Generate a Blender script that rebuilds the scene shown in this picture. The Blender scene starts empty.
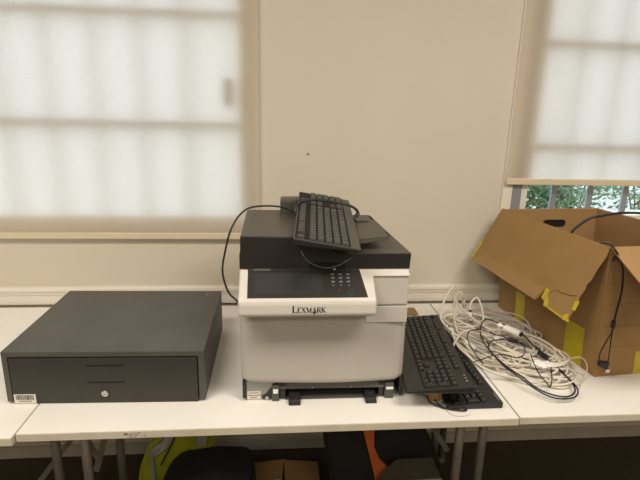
import bpy, bmesh, math, random
from mathutils import Vector, Matrix, noise
random.seed(7)
C = bpy.context.scene.collection
SC = bpy.context.scene

# ------------------------------------------------------------------ camera, sky, lamps, exposure
cam_d = bpy.data.cameras.new('camera'); cam = bpy.data.objects.new('camera', cam_d); C.objects.link(cam)
cam_d.sensor_width = 36.0; cam_d.lens = 485/640*36; cam_d.clip_start = .01
def cam_rot(yaw, pitch, roll):
    cy, sy, cp, sp, cr, sr = math.cos(yaw), math.sin(yaw), math.cos(pitch), math.sin(pitch), math.cos(roll), math.sin(roll)
    right = Vector((cy, sy, 0)); fwd = Vector((-sy*cp, cy*cp, -sp)); up = right.cross(fwd)
    r2 = right*cr + up*sr; u2 = -right*sr + up*cr
    return Matrix((r2, u2, -fwd)).transposed()
cam.matrix_world = Matrix.Translation((0, -1.8376, 1.49)) @ cam_rot(*[math.radians(a) for a in (-5.24, 14.83, 1.45)]).to_4x4()
SC.camera = cam
SC.view_settings.view_transform = 'Standard'; SC.view_settings.look = 'None'
SC.view_settings.gamma = 1; SC.view_settings.use_curve_mapping = False
SC.view_settings.exposure = 0.0

w = bpy.data.worlds.new('overcast_sky'); SC.world = w; w.use_nodes = True
bg = w.node_tree.nodes['Background']; bg.inputs[0].default_value = (.84, .93, 1, 1); bg.inputs[1].default_value = SKY = 2.9

LAMPS = [(-1.0, -1.62, 34), (1.1, -1.62, 34), (-1.0, -3.4, 21), (1.1, -3.4, 21)]
for (x, y, p) in LAMPS:
    ld = bpy.data.lights.new('ceiling_lamp', 'AREA'); ld.shape = 'RECTANGLE'; ld.size = 1.2; ld.size_y = .5
    ld.energy = p; ld.color = (1, .91, .79)
    lo = bpy.data.objects.new('ceiling_lamp', ld); lo.location = (x, y, 2.68); C.objects.link(lo)

# ------------------------------------------------------------------ materials
def lin(h):
    h = h.lstrip('#'); v = [int(h[i:i+2], 16)/255 for i in (0, 2, 4)]
    return tuple(((c+.055)/1.055)**2.4 if c > .04045 else c/12.92 for c in v) + (1,)
def mat(name, col, rough=.6, metal=0, var=.0, scale=8, bump=0, bscale=60, spec=.5, col2=None, coat=0):
    m = bpy.data.materials.new(name); m.use_nodes = True; n = m.node_tree.nodes; l = m.node_tree.links
    b = n['Principled BSDF']; c = lin(col) if isinstance(col, str) else tuple(col)+(1,)
    b.inputs['Base Color'].default_value = c; b.inputs['Roughness'].default_value = rough
    b.inputs['Metallic'].default_value = metal; b.inputs['Specular IOR Level'].default_value = spec
    b.inputs['Coat Weight'].default_value = coat
    tc = n.new('ShaderNodeTexCoord')
    if var or col2:
        nz = n.new('ShaderNodeTexNoise'); nz.inputs['Scale'].default_value = scale; nz.inputs['Detail'].default_value = 5
        l.new(tc.outputs['Object'], nz.inputs['Vector'])
        rp = n.new('ShaderNodeValToRGB'); rp.color_ramp.elements[0].position = .35; rp.color_ramp.elements[1].position = .65
        c2 = lin(col2) if col2 else tuple(x*(1-var) for x in c[:3])+(1,)
        rp.color_ramp.elements[0].color = c2; rp.color_ramp.elements[1].color = c
        l.new(nz.outputs['Fac'], rp.inputs['Fac']); l.new(rp.outputs['Color'], b.inputs['Base Color'])
    if bump:
        nb = n.new('ShaderNodeTexNoise'); nb.inputs['Scale'].default_value = bscale; nb.inputs['Detail'].default_value = 4
        l.new(tc.outputs['Object'], nb.inputs['Vector'])
        bp = n.new('ShaderNodeBump'); bp.inputs['Strength'].default_value = bump; bp.inputs['Distance'].default_value = .004
        l.new(nb.outputs['Fac'], bp.inputs['Height']); l.new(bp.outputs['Normal'], b.inputs['Normal'])
    return m
M = {}
M['wall'] = mat('cream_wall_paint', (.67, .61, .505), .75, var=.05, scale=1.6, bump=.12, bscale=25)
M['trim'] = mat('cream_gloss_trim', (.82, .77, .67), .45, var=.06, scale=5)
M['skirt'] = mat('skirting_paint', (.50, .46, .38), .5, var=.1)
M['ceiling'] = mat('ceiling_paint', (.8, .78, .74), .8, var=.03)
M['carpet'] = mat('brown_carpet', (.070, .052, .028), .95, var=.45, scale=160, bump=.8, bscale=300)
M['table'] = mat('white_laminate', (.86, .835, .79), .42, var=.03, scale=7, bump=.03, bscale=200)
M['tedge'] = mat('beige_edge_band', (.66, .60, .48), .5, var=.12, scale=14)
M['legm'] = mat('grey_leg_metal', (.26, .235, .20), .42, .3, var=.15, scale=30)
M['bolt'] = mat('bright_bolt', (.6, .58, .55), .3, .9)
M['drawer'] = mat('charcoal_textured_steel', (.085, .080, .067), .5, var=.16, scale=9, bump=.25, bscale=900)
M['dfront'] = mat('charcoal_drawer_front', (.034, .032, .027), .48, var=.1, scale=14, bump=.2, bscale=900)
M['black'] = mat('black_plastic', (.012, .012, .012), .5, var=.1)
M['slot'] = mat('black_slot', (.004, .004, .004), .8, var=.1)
M['chrome'] = mat('chrome', (.62, .6, .56), .25, 1)
M['paper'] = mat('white_label_paper', (.72, .68, .62), .6, var=.04)
M['ink'] = mat('black_ink', (.03, .028, .025), .6, var=.05)
M['pwhite'] = mat('printer_white_plastic', (.65, .615, .56), .42, var=.04, scale=11, bump=.04, bscale=500)
M['pwhite2'] = mat('printer_light_grey_plastic', (.50, .47, .425), .45, var=.03, scale=11)
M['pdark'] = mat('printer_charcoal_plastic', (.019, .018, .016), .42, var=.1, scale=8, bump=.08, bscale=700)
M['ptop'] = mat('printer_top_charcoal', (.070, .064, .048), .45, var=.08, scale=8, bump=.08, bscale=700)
M['pglass'] = mat('control_panel_gloss', (.035, .033, .030), .22, var=.1)
M['screen'] = mat('display_glass', (.045, .045, .045), .12, var=.25, scale=20)
M['pmetal'] = mat('printer_grey_metal', (.30, .31, .28), .42, .4, var=.08)
M['silver'] = mat('silver_print', (.20, .195, .185), .4, var=.05)
M['green'] = mat('green_print', (.02, .09, .04), .5, var=.05)
M['red'] = mat('red_print', (.12, .03, .025), .5, var=.05)
M['logo'] = mat('dark_logo_ink', (.035, .03, .03), .5, var=.05)
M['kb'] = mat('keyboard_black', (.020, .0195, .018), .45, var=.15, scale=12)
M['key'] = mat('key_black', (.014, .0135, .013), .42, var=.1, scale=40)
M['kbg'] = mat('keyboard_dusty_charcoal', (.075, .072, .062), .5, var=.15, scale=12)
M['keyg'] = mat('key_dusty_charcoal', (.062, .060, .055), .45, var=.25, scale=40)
M['legend'] = mat('key_legend_print', (.20, .195, .185), .5, var=.05)
M['kraft'] = mat('brown_cardboard', (.33, .195, .070), .8, var=.10, scale=9, bump=.1, bscale=60)
M['kraft2'] = mat('brown_cardboard_inner', (.36, .215, .085), .8, var=.08, scale=7, bump=.1, bscale=60)
M['kedge'] = mat('corrugated_edge', (.52, .36, .2), .85, var=.2, scale=300)
M['tape'] = mat('yellow_tape', (.56, .45, .015), .35, var=.12, scale=25)
M['cable'] = mat('white_cable_pvc', (.72, .67, .58), .42, var=.06, scale=20)
M['cable2'] = mat('greyish_cable_pvc', (.62, .57, .50), .45, var=.06, scale=20)
M['cable3'] = mat('cream_cable_pvc', (.70, .62, .50), .45, var=.06, scale=20)
M['bcable'] = mat('black_cable_pvc', (.012, .012, .012), .38, var=.1)
M['wplug'] = mat('white_plug_plastic', (.85, .83, .8), .35, var=.03)
M['cplug'] = mat('clear_connector', (.72, .70, .66), .15, var=.1, scale=100)
M['wframe'] = mat('window_frame_cream', (.74, .72, .62), .4, var=.04)
M['wgrey'] = mat('window_bar_grey', (.30, .32, .36), .4, .2, var=.08)
M['hem'] = mat('blind_hem_cream', (.70, .60, .43), .6, var=.03)
M['vest'] = mat('fluorescent_yellow_fabric', (.42, .43, .02), .7, var=.15, scale=14, bump=.3, bscale=60)
M['refl'] = mat('grey_reflective_strip', (.42, .41, .38), .5, .1, var=.2, scale=60)
M['bagm'] = mat('black_bag_fabric', (.010, .010, .009), .85, var=.3, scale=12, bump=.4, bscale=80)
M['orange'] = mat('orange_webbing', (.55, .12, .02), .7, var=.15, scale=20)
M['bin'] = mat('dark_olive_plastic', (.11, .105, .075), .5, var=.15, scale=10)
M['rim'] = mat('grey_plastic_rim', (.36, .35, .32), .4, var=.1)
M['leaf'] = mat('green_leaf', (.07, .15, .05), .55, var=.6, scale=3)
M['leaf2'] = mat('pale_green_leaf', (.14, .24, .11), .55, var=.5, scale=3)
M['bark'] = mat('bark', (.12, .09, .06), .9, var=.3)
M['paving'] = mat('pale_paving', (.50, .50, .47), .85, var=.2, scale=2)
M['render'] = mat('white_render', (.75, .77, .78), .8, var=.1, scale=1)
M['brownroll'] = mat('brown_tape', (.34, .19, .07), .4, var=.1)
M['scuff'] = mat('grey_scuff', (.46, .42, .35), .7, var=.4, scale=200)

def blind_mat():
    m = bpy.data.materials.new('cream_blind_fabric'); m.use_nodes = True; n = m.node_tree.nodes; l = m.node_tree.links
    n.remove(n['Principled BSDF']); out = n['Material Output']
    d = n.new('ShaderNodeBsdfDiffuse'); t = n.new('ShaderNodeBsdfTranslucent'); mx = n.new('ShaderNodeMixShader')
    tc = n.new('ShaderNodeTexCoord'); a = n.new('ShaderNodeTexNoise'); a.inputs['Scale'].default_value = 1
    mp = n.new('ShaderNodeMapping'); mp.inputs['Scale'].default_value = (260, 260, 30); l.new(tc.outputs['Object'], mp.inputs[0]); l.new(mp.outputs[0], a.inputs['Vector'])
    b2 = n.new('ShaderNodeTexNoise'); b2.inputs['Scale'].default_value = 1
    mp2 = n.new('ShaderNodeMapping'); mp2.inputs['Scale'].default_value = (30, 260, 260); l.new(tc.outputs['Object'], mp2.inputs[0]); l.new(mp2.outputs[0], b2.inputs['Vector'])
    ad = n.new('ShaderNodeMath'); l.new(a.outputs['Fac'], ad.inputs[0]); l.new(b2.outputs['Fac'], ad.inputs[1])
    rp = n.new('ShaderNodeValToRGB'); rp.color_ramp.elements[0].position = .3; rp.color_ramp.elements[0].color = (.715, .68, .70, 1)
    rp.color_ramp.elements[1].position = .7; rp.color_ramp.elements[1].color = (.82, .78, .80, 1)
    hf = n.new('ShaderNodeMath'); hf.operation = 'MULTIPLY'; hf.inputs[1].default_value = .5
    l.new(ad.outputs[0], hf.inputs[0]); l.new(hf.outputs[0], rp.inputs['Fac']); l.new(rp.outputs['Color'], t.inputs['Color'])
    d.inputs['Color'].default_value = (.82, .715, .54, 1); mx.inputs[0].default_value = .55
    l.new(d.outputs[0], mx.inputs[1]); l.new(t.outputs[0], mx.inputs[2]); l.new(mx.outputs[0], out.inputs[0])
    return m
M['blind'] = blind_mat()
def glass_mat():
    m = bpy.data.materials.new('window_glass'); m.use_nodes = True; n = m.node_tree.nodes; l = m.node_tree.links
    n.remove(n['Principled BSDF']); out = n['Material Output']
    t = n.new('ShaderNodeBsdfTransparent'); t.inputs[0].default_value = (.93, .97, .96, 1); g = n.new('ShaderNodeBsdfGlossy'); g.inputs['Roughness'].default_value = .02
    mx = n.new('ShaderNodeMixShader'); mx.inputs[0].default_value = .05
    l.new(t.outputs[0], mx.inputs[1]); l.new(g.outputs[0], mx.inputs[2]); l.new(mx.outputs[0], out.inputs[0]); return m
M['glass'] = glass_mat()

# ------------------------------------------------------------------ mesh helpers
class MB:
    def __init__(s): s.bm = bmesh.new(); s.mats = []
    def mi(s, m):
        if m is None: return 0
        if m not in s.mats: s.mats.append(m)
        return s.mats.index(m)
    def _fin(s, nf, m, smooth):
        i = s.mi(m)
        for f in nf: f.material_index = i; f.smooth = smooth
    def box(s, x0, x1, y0, y1, z0, z1, bev=0, m=None, seg=2):
        b = bmesh.new(); bmesh.ops.create_cube(b, size=1)
        for v in b.verts: v.co = Vector((x0+(v.co.x+.5)*(x1-x0), y0+(v.co.y+.5)*(y1-y0), z0+(v.co.z+.5)*(z1-z0)))
        if bev: bmesh.ops.bevel(b, geom=b.edges[:], offset=bev, segments=seg, profile=.5, affect='EDGES')
        return s.merge(b, m)
    def hexa(s, p, bev=0, m=None, seg=2):
        """8 points: bottom quad (ccw from above) then top quad"""
        b = bmesh.new(); v = [b.verts.new(q) for q in p]
        for f in ((3,2,1,0),(4,5,6,7),(0,1,5,4),(1,2,6,5),(2,3,7,6),(3,0,4,7)): b.faces.new([v[i] for i in f])
        if bev: bmesh.ops.bevel(b, geom=b.edges[:], offset=bev, segments=seg, profile=.5, affect='EDGES')
        bmesh.ops.recalc_face_normals(b, faces=b.faces[:])
        return s.merge(b, m)
    def merge(s, b, m=None, smooth=False, mtx=None):
        if mtx: bmesh.ops.transform(b, matrix=mtx, verts=b.verts[:])
        mp = {}; nf = []
        for v in b.verts: mp[v] = s.bm.verts.new(v.co)
        for f in b.faces:
            try: nf.append(s.bm.faces.new([mp[v] for v in f.verts]))
            except ValueError: pass
        s._fin(nf, m, smooth); b.free(); return s
    def prism(s, pts, d0, d1, axis='y', bev=0, m=None, seg=2):
        """polygon in the plane normal to axis, extruded d0..d1. y:(x,z) x:(y,z) z:(x,y)"""
        def P(a, b_, d): return {'y': (a, d, b_), 'x': (d, a, b_), 'z': (a, b_, d)}[axis]
        b = bmesh.new(); A = [b.verts.new(P(*p, d0)) for p in pts]; B = [b.verts.new(P(*p, d1)) for p in pts]; n = len(pts)
        b.faces.new(A); b.faces.new(B[::-1])
        for i in range(n): b.faces.new((A[i], B[i], B[(i+1) % n], A[(i+1) % n]))
        bmesh.ops.recalc_face_normals(b, faces=b.faces[:])
        if bev: bmesh.ops.bevel(b, geom=b.edges[:], offset=bev, segments=seg, profile=.5, affect='EDGES')
        return s.merge(b, m)
    def tube(s, pts, r, seg=8, m=None, smoothpath=True, step=6, cap=True):
        P = [Vector(p) for p in pts]
        if smoothpath and len(P) > 2:
            Q = []
            for i in range(len(P)-1):
                p0, p1, p2, p3 = P[max(i-1, 0)], P[i], P[i+1], P[min(i+2, len(P)-1)]
                for k in range(step):
                    t = k/step
                    Q.append(.5*((2*p1)+(p2-p0)*t+(2*p0-5*p1+4*p2-p3)*t*t+(3*p1-p0-3*p2+p3)*t**3))
            P = Q+[P[-1]]
        up = Vector((0, 0, 1)); rings = []; prev = None
        for i, p in enumerate(P):
            t = (P[min(i+1, len(P)-1)]-P[max(i-1, 0)]).normalized()
            if prev is None: nrm = t.cross(up); nrm = nrm.normalized() if nrm.length > 1e-3 else Vector((1, 0, 0))
            else:
                nrm = prev-t*prev.dot(t); nrm = nrm.normalized() if nrm.length > 1e-6 else prev
            prev = nrm; bi = t.cross(nrm)
            rings.append([s.bm.verts.new(p+(nrm*math.cos(2*math.pi*k/seg)+bi*math.sin(2*math.pi*k/seg))*r) for k in range(seg)])
        nf = []
        for a, b in zip(rings, rings[1:]):
            for k in range(seg): nf.append(s.bm.faces.new((a[k], a[(k+1) % seg], b[(k+1) % seg], b[k])))
        if cap: nf.append(s.bm.faces.new(rings[0][::-1])); nf.append(s.bm.faces.new(rings[-1]))
        s._fin(nf, m, True); return s
    def cyl(s, c, r, h, axis='z', seg=24, m=None, bev=0, r2=None):
        b = bmesh.new(); bmesh.ops.create_cone(b, cap_ends=True, segments=seg, radius1=r, radius2=r if r2 is None else r2, depth=h)
        if bev: bmesh.ops.bevel(b, geom=[e for e in b.edges if abs(e.verts[0].co.z-e.verts[1].co.z) < 1e-6], offset=bev, segments=2, affect='EDGES')
        R = {'z': Matrix(), 'y': Matrix.Rotation(math.pi/2, 4, 'X'), 'x': Matrix.Rotation(math.pi/2, 4, 'Y')}[axis]
        return s.merge(b, m, False, Matrix.Translation(c) @ R)
    def ring(s, c, r, rr, axis='z', m=None, seg=24):
        pts = []
        for k in range(seg+1):
            a = 2*math.pi*k/seg; u, v = r*math.cos(a), r*math.sin(a)
            pts.append(Vector(c)+Vector({'z': (u, v, 0), 'y': (u, 0, v), 'x': (0, u, v)}[axis]))
        return s.tube(pts, rr, 6, m, smoothpath=False, cap=False)
    def sph(s, c, r, m=None, sc=(1, 1, 1), seg=12):
        b = bmesh.new(); bmesh.ops.create_uvsphere(b, u_segments=seg, v_segments=seg//2+2, radius=r)
        return s.merge(b, m, True, Matrix.Translation(c) @ Matrix.Diagonal((*sc, 1)))
    def build(s, name, m=None, parent=None, mtx=None, smooth=None):
        if mtx: bmesh.ops.transform(s.bm, matrix=mtx, verts=s.bm.verts[:])
        me = bpy.data.meshes.new(name); s.bm.to_mesh(me); s.bm.free()
        for q in (s.mats or [m]): me.materials.append(q)
        o = bpy.data.objects.new(name, me); C.objects.link(o)
        if parent: o.parent = parent
        return o
def empty(name, loc, rz=0, mtx=None):
    o = bpy.data.objects.new(name, None); o.empty_display_size = .05; C.objects.link(o)
    if mtx: o.matrix_world = mtx
    else: o.location = loc; o.rotation_euler = (0, 0, rz)
    return o
def tag(o, label=None, cat=None, group=None, kind=None):
    if label: o['label'] = label
    if cat: o['category'] = cat
    if group: o['group'] = group
    if kind: o['kind'] = kind
    return o
def struct(mb, name, m=None): return tag(mb.build(name, m), kind='structure')
def text_bm(s, size, m=None, depth=.0004, mtx=None, mb=None, sx=1, bold=0):
    cu = bpy.data.curves.new('lettering', 'FONT'); cu.body = s; cu.size = size; cu.extrude = depth; cu.offset = bold; cu.align_x = 'CENTER'; cu.align_y = 'CENTER'
    ob = bpy.data.objects.new('lettering', cu); C.objects.link(ob); bpy.context.view_layer.update()
    me = bpy.data.meshes.new_from_object(ob.evaluated_get(bpy.context.evaluated_depsgraph_get()))
    b = bmesh.new(); b.from_mesh(me); bpy.data.objects.remove(ob); bpy.data.curves.remove(cu); bpy.data.meshes.remove(me)
    bmesh.ops.transform(b, matrix=(mtx or Matrix()) @ Matrix.Diagonal((sx, 1, 1, 1)), verts=b.verts[:])
    mb.merge(b, m)
def frame(origin, ex, ey):
    ex = Vector(ex).normalized(); ey = Vector(ey); ey = (ey-ex*ey.dot(ex)).normalized(); ez = ex.cross(ey)
    m = Matrix((ex, ey, ez)).transposed().to_4x4(); m.translation = Vector(origin); return m
UPRIGHT = Matrix(((1,0,0,0),(0,0,-1,0),(0,1,0,0),(0,0,0,1)))   # text plane xy -> xz, facing -y

# ------------------------------------------------------------------ the setting
FZ = .055; T = .74
WL = (-1.30, -.098, 1.055, 2.25); WR = (.926, 2.12, 1.06, 2.25)
b = MB()
xs = [-3.0, WL[0], WL[1], WR[0], WR[1], 3.0]; D = .16
b.box(-3, WL[0], 0, D, FZ, 2.7); b.box(WL[1], WR[0], 0, D, FZ, 2.7); b.box(WR[1], 3, 0, D, FZ, 2.7)
for W_ in (WL, WR): b.box(W_[0], W_[1], 0, D, FZ, W_[2]); b.box(W_[0], W_[1], 0, D, W_[3], 2.7)
struct(b, 'wall_back', M['wall'])
struct(MB().box(-3.1, -3, -4.6, D, FZ, 2.7), 'wall_left', M['wall'])
struct(MB().box(3, 3.1, -4.6, D, FZ, 2.7), 'wall_right', M['wall'])
struct(MB().box(-3.1, 3.1, -4.7, -4.6, FZ, 2.7), 'wall_front', M['wall'])
struct(MB().box(-3.1, 3.1, -4.7, D, 2.7, 2.8), 'ceiling', M['ceiling'])
struct(MB().box(-3.1, 3.1, -4.7, 0, FZ-.1, FZ), 'floor', M['carpet'])
b = MB(); b.box(-3, 3, -.012, 0, FZ, .108, .003)
struct(b, 'baseboard_back', M['skirt'])
b = MB(); b.prism([(0, .745), (-.012, .745), (-.012, .780), (-.015, .784), (-.018, .797), (-.022, .80), (-.022, .811), (-.018, .815), (0, .815)], -3, 3, 'x')
struct(b, 'trim_1', M['trim'])                     # moulded rail running along the wall just above the table
b = MB(); b.box(.886, .926, -.008, 0, 1.02, 2.3, .002); b.box(2.12, 2.16, -.010, 0, 1.02, 2.3, .002)
struct(b, 'trim_2', M['trim'])
b = MB(); b.cyl((0.115, -.001, 1.335), .0032, .003, 'y', 12)
struct(b, 'trim_3', M['ink'])                       # small dark screw hole in the wall
def window(idx, W_, barsz, vx, handle, gw, cw):
    x0, x1, z0, z1 = W_
    f = MB()
    f.box(x0, x0+gw, -.004, .11, z0, z1, .002, M['wgrey']); f.box(x1-gw, x1, -.004, .11, z0, z1, .002, M['wgrey'])
    f.box(x0+gw, x0+gw+cw, -.002, .10, z0, z1, .003, M['wframe']); f.box(x1-gw-cw, x1-gw, -.002, .10, z0, z1, .003, M['wframe'])
    f.box(x0+gw, x1-gw, -.003, .12, z0, z0+.05, .004, M['wframe']); f.box(x0, x1, .0, .11, z1-.05, z1, .003, M['wframe'])
    w0 = tag(f.build('window_%d' % idx), kind='structure')
    a0, a1 = x0+gw+cw, x1-gw-cw
    for z in barsz: MB().box(a0, a1, -.003, .02, z-.014, z+.014, .003).build('glazing_bar', M['wgrey'], w0)
    for x in vx: MB().box(x-.012, x+.012, .021, .034, z0+.05, z1-.05, .003).build('upright_bar', M['wgrey'], w0)
    MB().box(a0, a1, .036, .041, z0+.05, z1-.05).build('pane', M['glass'], w0)
    if handle:
        MB().box(a1-.052, a1-.018, -.006, .010, 1.505, 1.60, .004).build('window_handle', M['wgrey'], w0)
window(1, WL, (1.804, 1.437), [-.316-.155*k for k in range(6)], True, .014, .030)
window(2, WR, (1.757, 1.385), [1.118+.1535*k for k in range(6)], False, .040, .026)

# outside: paving, pale building, shrubs
struct(MB().box(-14, 18, .17, 30, -.30, -.20), 'ground_outside', M['paving'])
o = MB(); o.box(-6, 16, 9, 9.3, -.2, 1.6, .02); tag(o.build('garden_wall', M['render']), 'pale rendered wall outside beyond the shrubs', 'wall')
def shrub(name, x, y, z0, h, rx, n, lab, m, seed):
    rnd = random.Random(seed); root = empty(name, (x, y, z0)); tag(root, lab, 'shrub', 'shrubs outside the right window')
    t = MB()
    for k in range(7):
        a = rnd.uniform(0, 6.28); t.tube([(0, 0, 0), (rx*.3*math.cos(a), .3*rx*math.sin(a), h*.4), (rx*.7*math.cos(a), .7*rx*math.sin(a), h*.8)], .012, 6)
    t.build('stem', M['bark'], root)
    l = MB()
    for k in range(n):
        u = Vector((rnd.gauss(0, 1), rnd.gauss(0, 1), rnd.gauss(0, 1))).normalized()*rnd.uniform(.35, 1)**.5
        c = Vector((u.x*rx, u.y*rx*.8, h*.55+u.z*h*.5)); a = Vector((rnd.gauss(0, 1), rnd.gauss(0, 1), rnd.gauss(0, 1))).normalized()
        d = a.orthogonal().normalized(); s = rnd.uniform(.03, .06)
        q = [c+a*s, c+d*s*.45+a*.1*s, c-a*s, c-d*s*.45+a*.1*s]
        l.bm.faces.new([l.bm.verts.new(p) for p in q])
    tag(l.build('foliage', m, root), kind='stuff')
shrub('garden_shrub', 2.35, 3.0, -.2, 1.5, .62, 2600, 'dark green leafy shrub outside behind the left panes', M['leaf'], 1)
shrub('garden_shrub', 3.30, 3.9, -.2, 1.35, .5, 1700, 'green shrub outside seen between the two left window bars', M['leaf2'], 2)
shrub('garden_shrub', 4.25, 4.7, -.2, 1.35, .45, 900, 'sparse pale green shrub outside toward the right bars', M['leaf2'], 3)
shrub('garden_shrub', 5.5, 5.0, -.2, 1.35, .5, 900, 'pale shrub outside at the far right of the window', M['leaf2'], 4)

# roller blinds
def blind(x0, x1, z0, lab):
    r = empty('roller_blind', ((x0+x1)/2, -.021, z0)); tag(r, lab, 'blind', 'roller blinds')
    L = (x0-x1)/2; R_ = -L; H_ = 2.35-z0
    f = MB(); b = bmesh.new(); n = 24
    pv = None
    for i in range(n+1):
        x = L+(R_-L)*i/n; yy = .0012*math.sin(i*1.1)
        c = [f.bm.verts.new((x, yy+dy, z)) for z in (.012, H_) for dy in (0,)]
        if pv: f.bm.faces.new((pv[0], c[0], c[1], pv[1]))
        pv = c
    fo = f.build('fabric', M['blind'], r)
    MB().box(L-.001, R_+.001, -.0035, .0035, 0, .025, .003).build('hem_bar', M['hem'], r)
    MB().cyl((0, .0, H_), .02, R_-L+.02, 'x').build('roller_tube', M['wframe'], r)
    return r
blind(-1.45, -.067, 1.009, 'cream roller blind fully lowered, its bottom hem behind the cash drawer')
blind(.890, 2.2, 1.232, 'cream roller blind stopped above a strip of bare window, over the open carton')

# ------------------------------------------------------------------ tables
def table(x0, x1, y0, y1, lab, legs, braces, scuff=False):
    r = empty('folding_table', ((x0+x1)/2, (y0+y1)/2, FZ)); tag(r, lab, 'table', 'white tables along the wall')
    cx, cy = (x0+x1)/2, (y0+y1)/2; h = T-FZ
    t = MB(); t.box(x0-cx, x1-cx, y0-cy, y1-cy, h-.022, h-.0012, .0015, M['tedge'])
    t.box(x0-cx+.001, x1-cx-.001, y0-cy+.001, y1-cy-.001, h-.0013, h, .0004, M['table']); t.build('tabletop', None, r)
    a = MB(); a.box(x0-cx+.14, x1-cx-.14, y0-cy+.16, y0-cy+.185, h-.050, h-.0225, .002); a.box(x0-cx+.14, x1-cx-.14, y1-cy-.16, y1-cy-.135, h-.050, h-.0225, .002)
    a.build('frame_rail', M['legm'], r)
    for (x, y) in legs:
        l = MB(); l.tube([(x-cx, y-cy, .02), (x-cx, y-cy, h-.0225)], .0135, 16, smoothpath=False); l.cyl((x-cx, y-cy, .012), .018, .024)
        lo = l.build('leg', M['legm'], r)
        MB().cyl((x-cx, y-cy-.014, .47-FZ), .0045, .004, 'y', 12).build('bolt', M['bolt'], lo)
    for (p, q) in braces:
        p = Vector(p)-Vector((cx, cy, FZ)); q = Vector(q)-Vector((cx, cy, FZ)); d = (q-p).normalized(); s = Vector((0, 1, 0)); u = d.cross(s).normalized()
        bb = MB(); bb.hexa([p-u*.009-s*.003, p+u*.009-s*.003, p+u*.009+s*.003, p-u*.009+s*.003, q-u*.009-s*.003, q+u*.009-s*.003, q+u*.009+s*.003, q-u*.009+s*.003])
        bb.build('brace', M['legm'], r)
    if scuff:
        sc = MB(); rr = random.Random(5)
        for k in range(20):
            x = rr.gauss(-.345, .014); z = rr.uniform(h-.019, h-.006); s = rr.uniform(.001, .003)
            sc.box(x-cx-s, x-cx+s*1.5, y0-cy-.0003, y0-cy+.0005, z-s*.7, z+s*.7)
        sc.build('scuff_mark', M['scuff'], r)
    return r
table(-1.86, -.614, -.812, -.0275, 'white table running off the left edge, left part under the cash drawer',
      [(-.675, -.50), (-.69, -.25), (-1.75, -.62), (-1.75, -.25)], [((-.69, -.35, .40), (-.86, -.35, .17)), ((-.72, -.30, .50), (-.63, -.30, .25))])
table(-.612, .623, -.798, -.0275, 'white middle table carrying the printer, with a smudged front edge',
      [(-.543, -.60), (-.545, -.33), (.557, -.60), (.585, -.33)], [((-.46, -.52, .71), (-.555, -.52, .40)), ((.50, -.42, .50), (.60, -.42, .345))], True)
table(.626, 1.88, -.795, -.0272, 'white table at the right edge, under the open carton',
      [(.655, -.55), (.70, -.12), (1.78, -.60), (1.78, -.25)], [])

# ------------------------------------------------------------------ cash drawer
cd = empty('cash_drawer', (-.692, -.671, T), math.radians(-1.4))
tag(cd, 'large charcoal metal cash drawer with a keyed front, left of the printer', 'cash drawer')
Wd, Dd, Hd = .505, .432, .147
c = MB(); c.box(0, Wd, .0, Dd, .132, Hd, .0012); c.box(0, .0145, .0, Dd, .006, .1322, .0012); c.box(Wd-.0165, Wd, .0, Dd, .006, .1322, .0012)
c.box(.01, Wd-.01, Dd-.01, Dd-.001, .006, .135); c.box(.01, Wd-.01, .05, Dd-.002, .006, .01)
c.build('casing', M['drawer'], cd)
for (x, y) in ((.03, .04), (Wd-.03, .04), (.03, Dd-.04), (Wd-.03, Dd-.04)): MB().cyl((x, y, .003), .012, .006).build('foot', M['black'], cd)
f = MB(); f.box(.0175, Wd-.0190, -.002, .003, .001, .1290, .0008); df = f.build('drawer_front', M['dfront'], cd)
tag(MB().box(.016, Wd-.018, .012, .05, .006, .131).build('drawer_tray', M['slot'], cd))
for z, x in ((.1085, .2065), (.0605, .2065)): MB().box(x, x+.094, -.0006, .004, z-.0018, z+.0018, .0004).build('slot', M['slot'], df)
lk = MB(); lk.cyl((.2495, -.003, .031), .0085, .008, 'y', 24, M['chrome'], .001); lk.cyl((.2495, -.0075, .031), .0055, .002, 'y', 20, M['chrome']); lk.box(.246, .253, -.0090, -.008, .0302, .0318, 0, M['ink'])
tag(lk.build('lock', None, df), 'silver key lock')
st = MB(); st.box(.019, .073, -.0006, .0002, .002, .0285, 0, M['paper']); rr = random.Random(3); x = .0235
while x < .068:
    w_ = rr.choice((.0006, .0012, .002)); st.box(x, x+w_, -.0008, -.0005, .0125, .0265, 0, M['ink']); x += w_+rr.choice((.0008, .0014))
for k in range(9): st.box(.031+k*.0035, .0335+k*.0035, -.0008, -.0005, .0075, .0100, 0, M['ink'])
tag(st.build('barcode_sticker', None, df), 'white barcode sticker')
MB().cyl((.462, .395, Hd), .0025, .0008, 'z', 10).build('paint_chip', M['paper'], cd)
for o_ in df.children: o_.location.y = -.0022
for o_ in [q for q in bpy.data.objects if q.parent == cd]:
    for v in o_.data.vertices: v.co.x -= .013*v.co.y/.43

# ------------------------------------------------------------------ printer
PX, PY = .125, -.46
pr = empty('multifunction_printer', (PX, PY, T)); tag(pr, 'white and charcoal multifunction laser printer with a touchscreen panel', 'printer')
def pp(mb, name, m=None, parent=None, mtx=None):
    return mb.build(name, m, parent or pr, Matrix.Translation((-PX, -PY, -T)) @ (mtx or Matrix()))
bd = MB(); bd.hexa([(-.084, -.672, .79), (.337, -.672, .79), (.337, -.245, .79), (-.084, -.245, .79), (-.084, -.672, 1.11), (.333, -.672, 1.11), (.333, -.245, 1.11), (-.084, -.245, 1.11)], .006)
pp(bd, 'body', M['pwhite2'])
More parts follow.
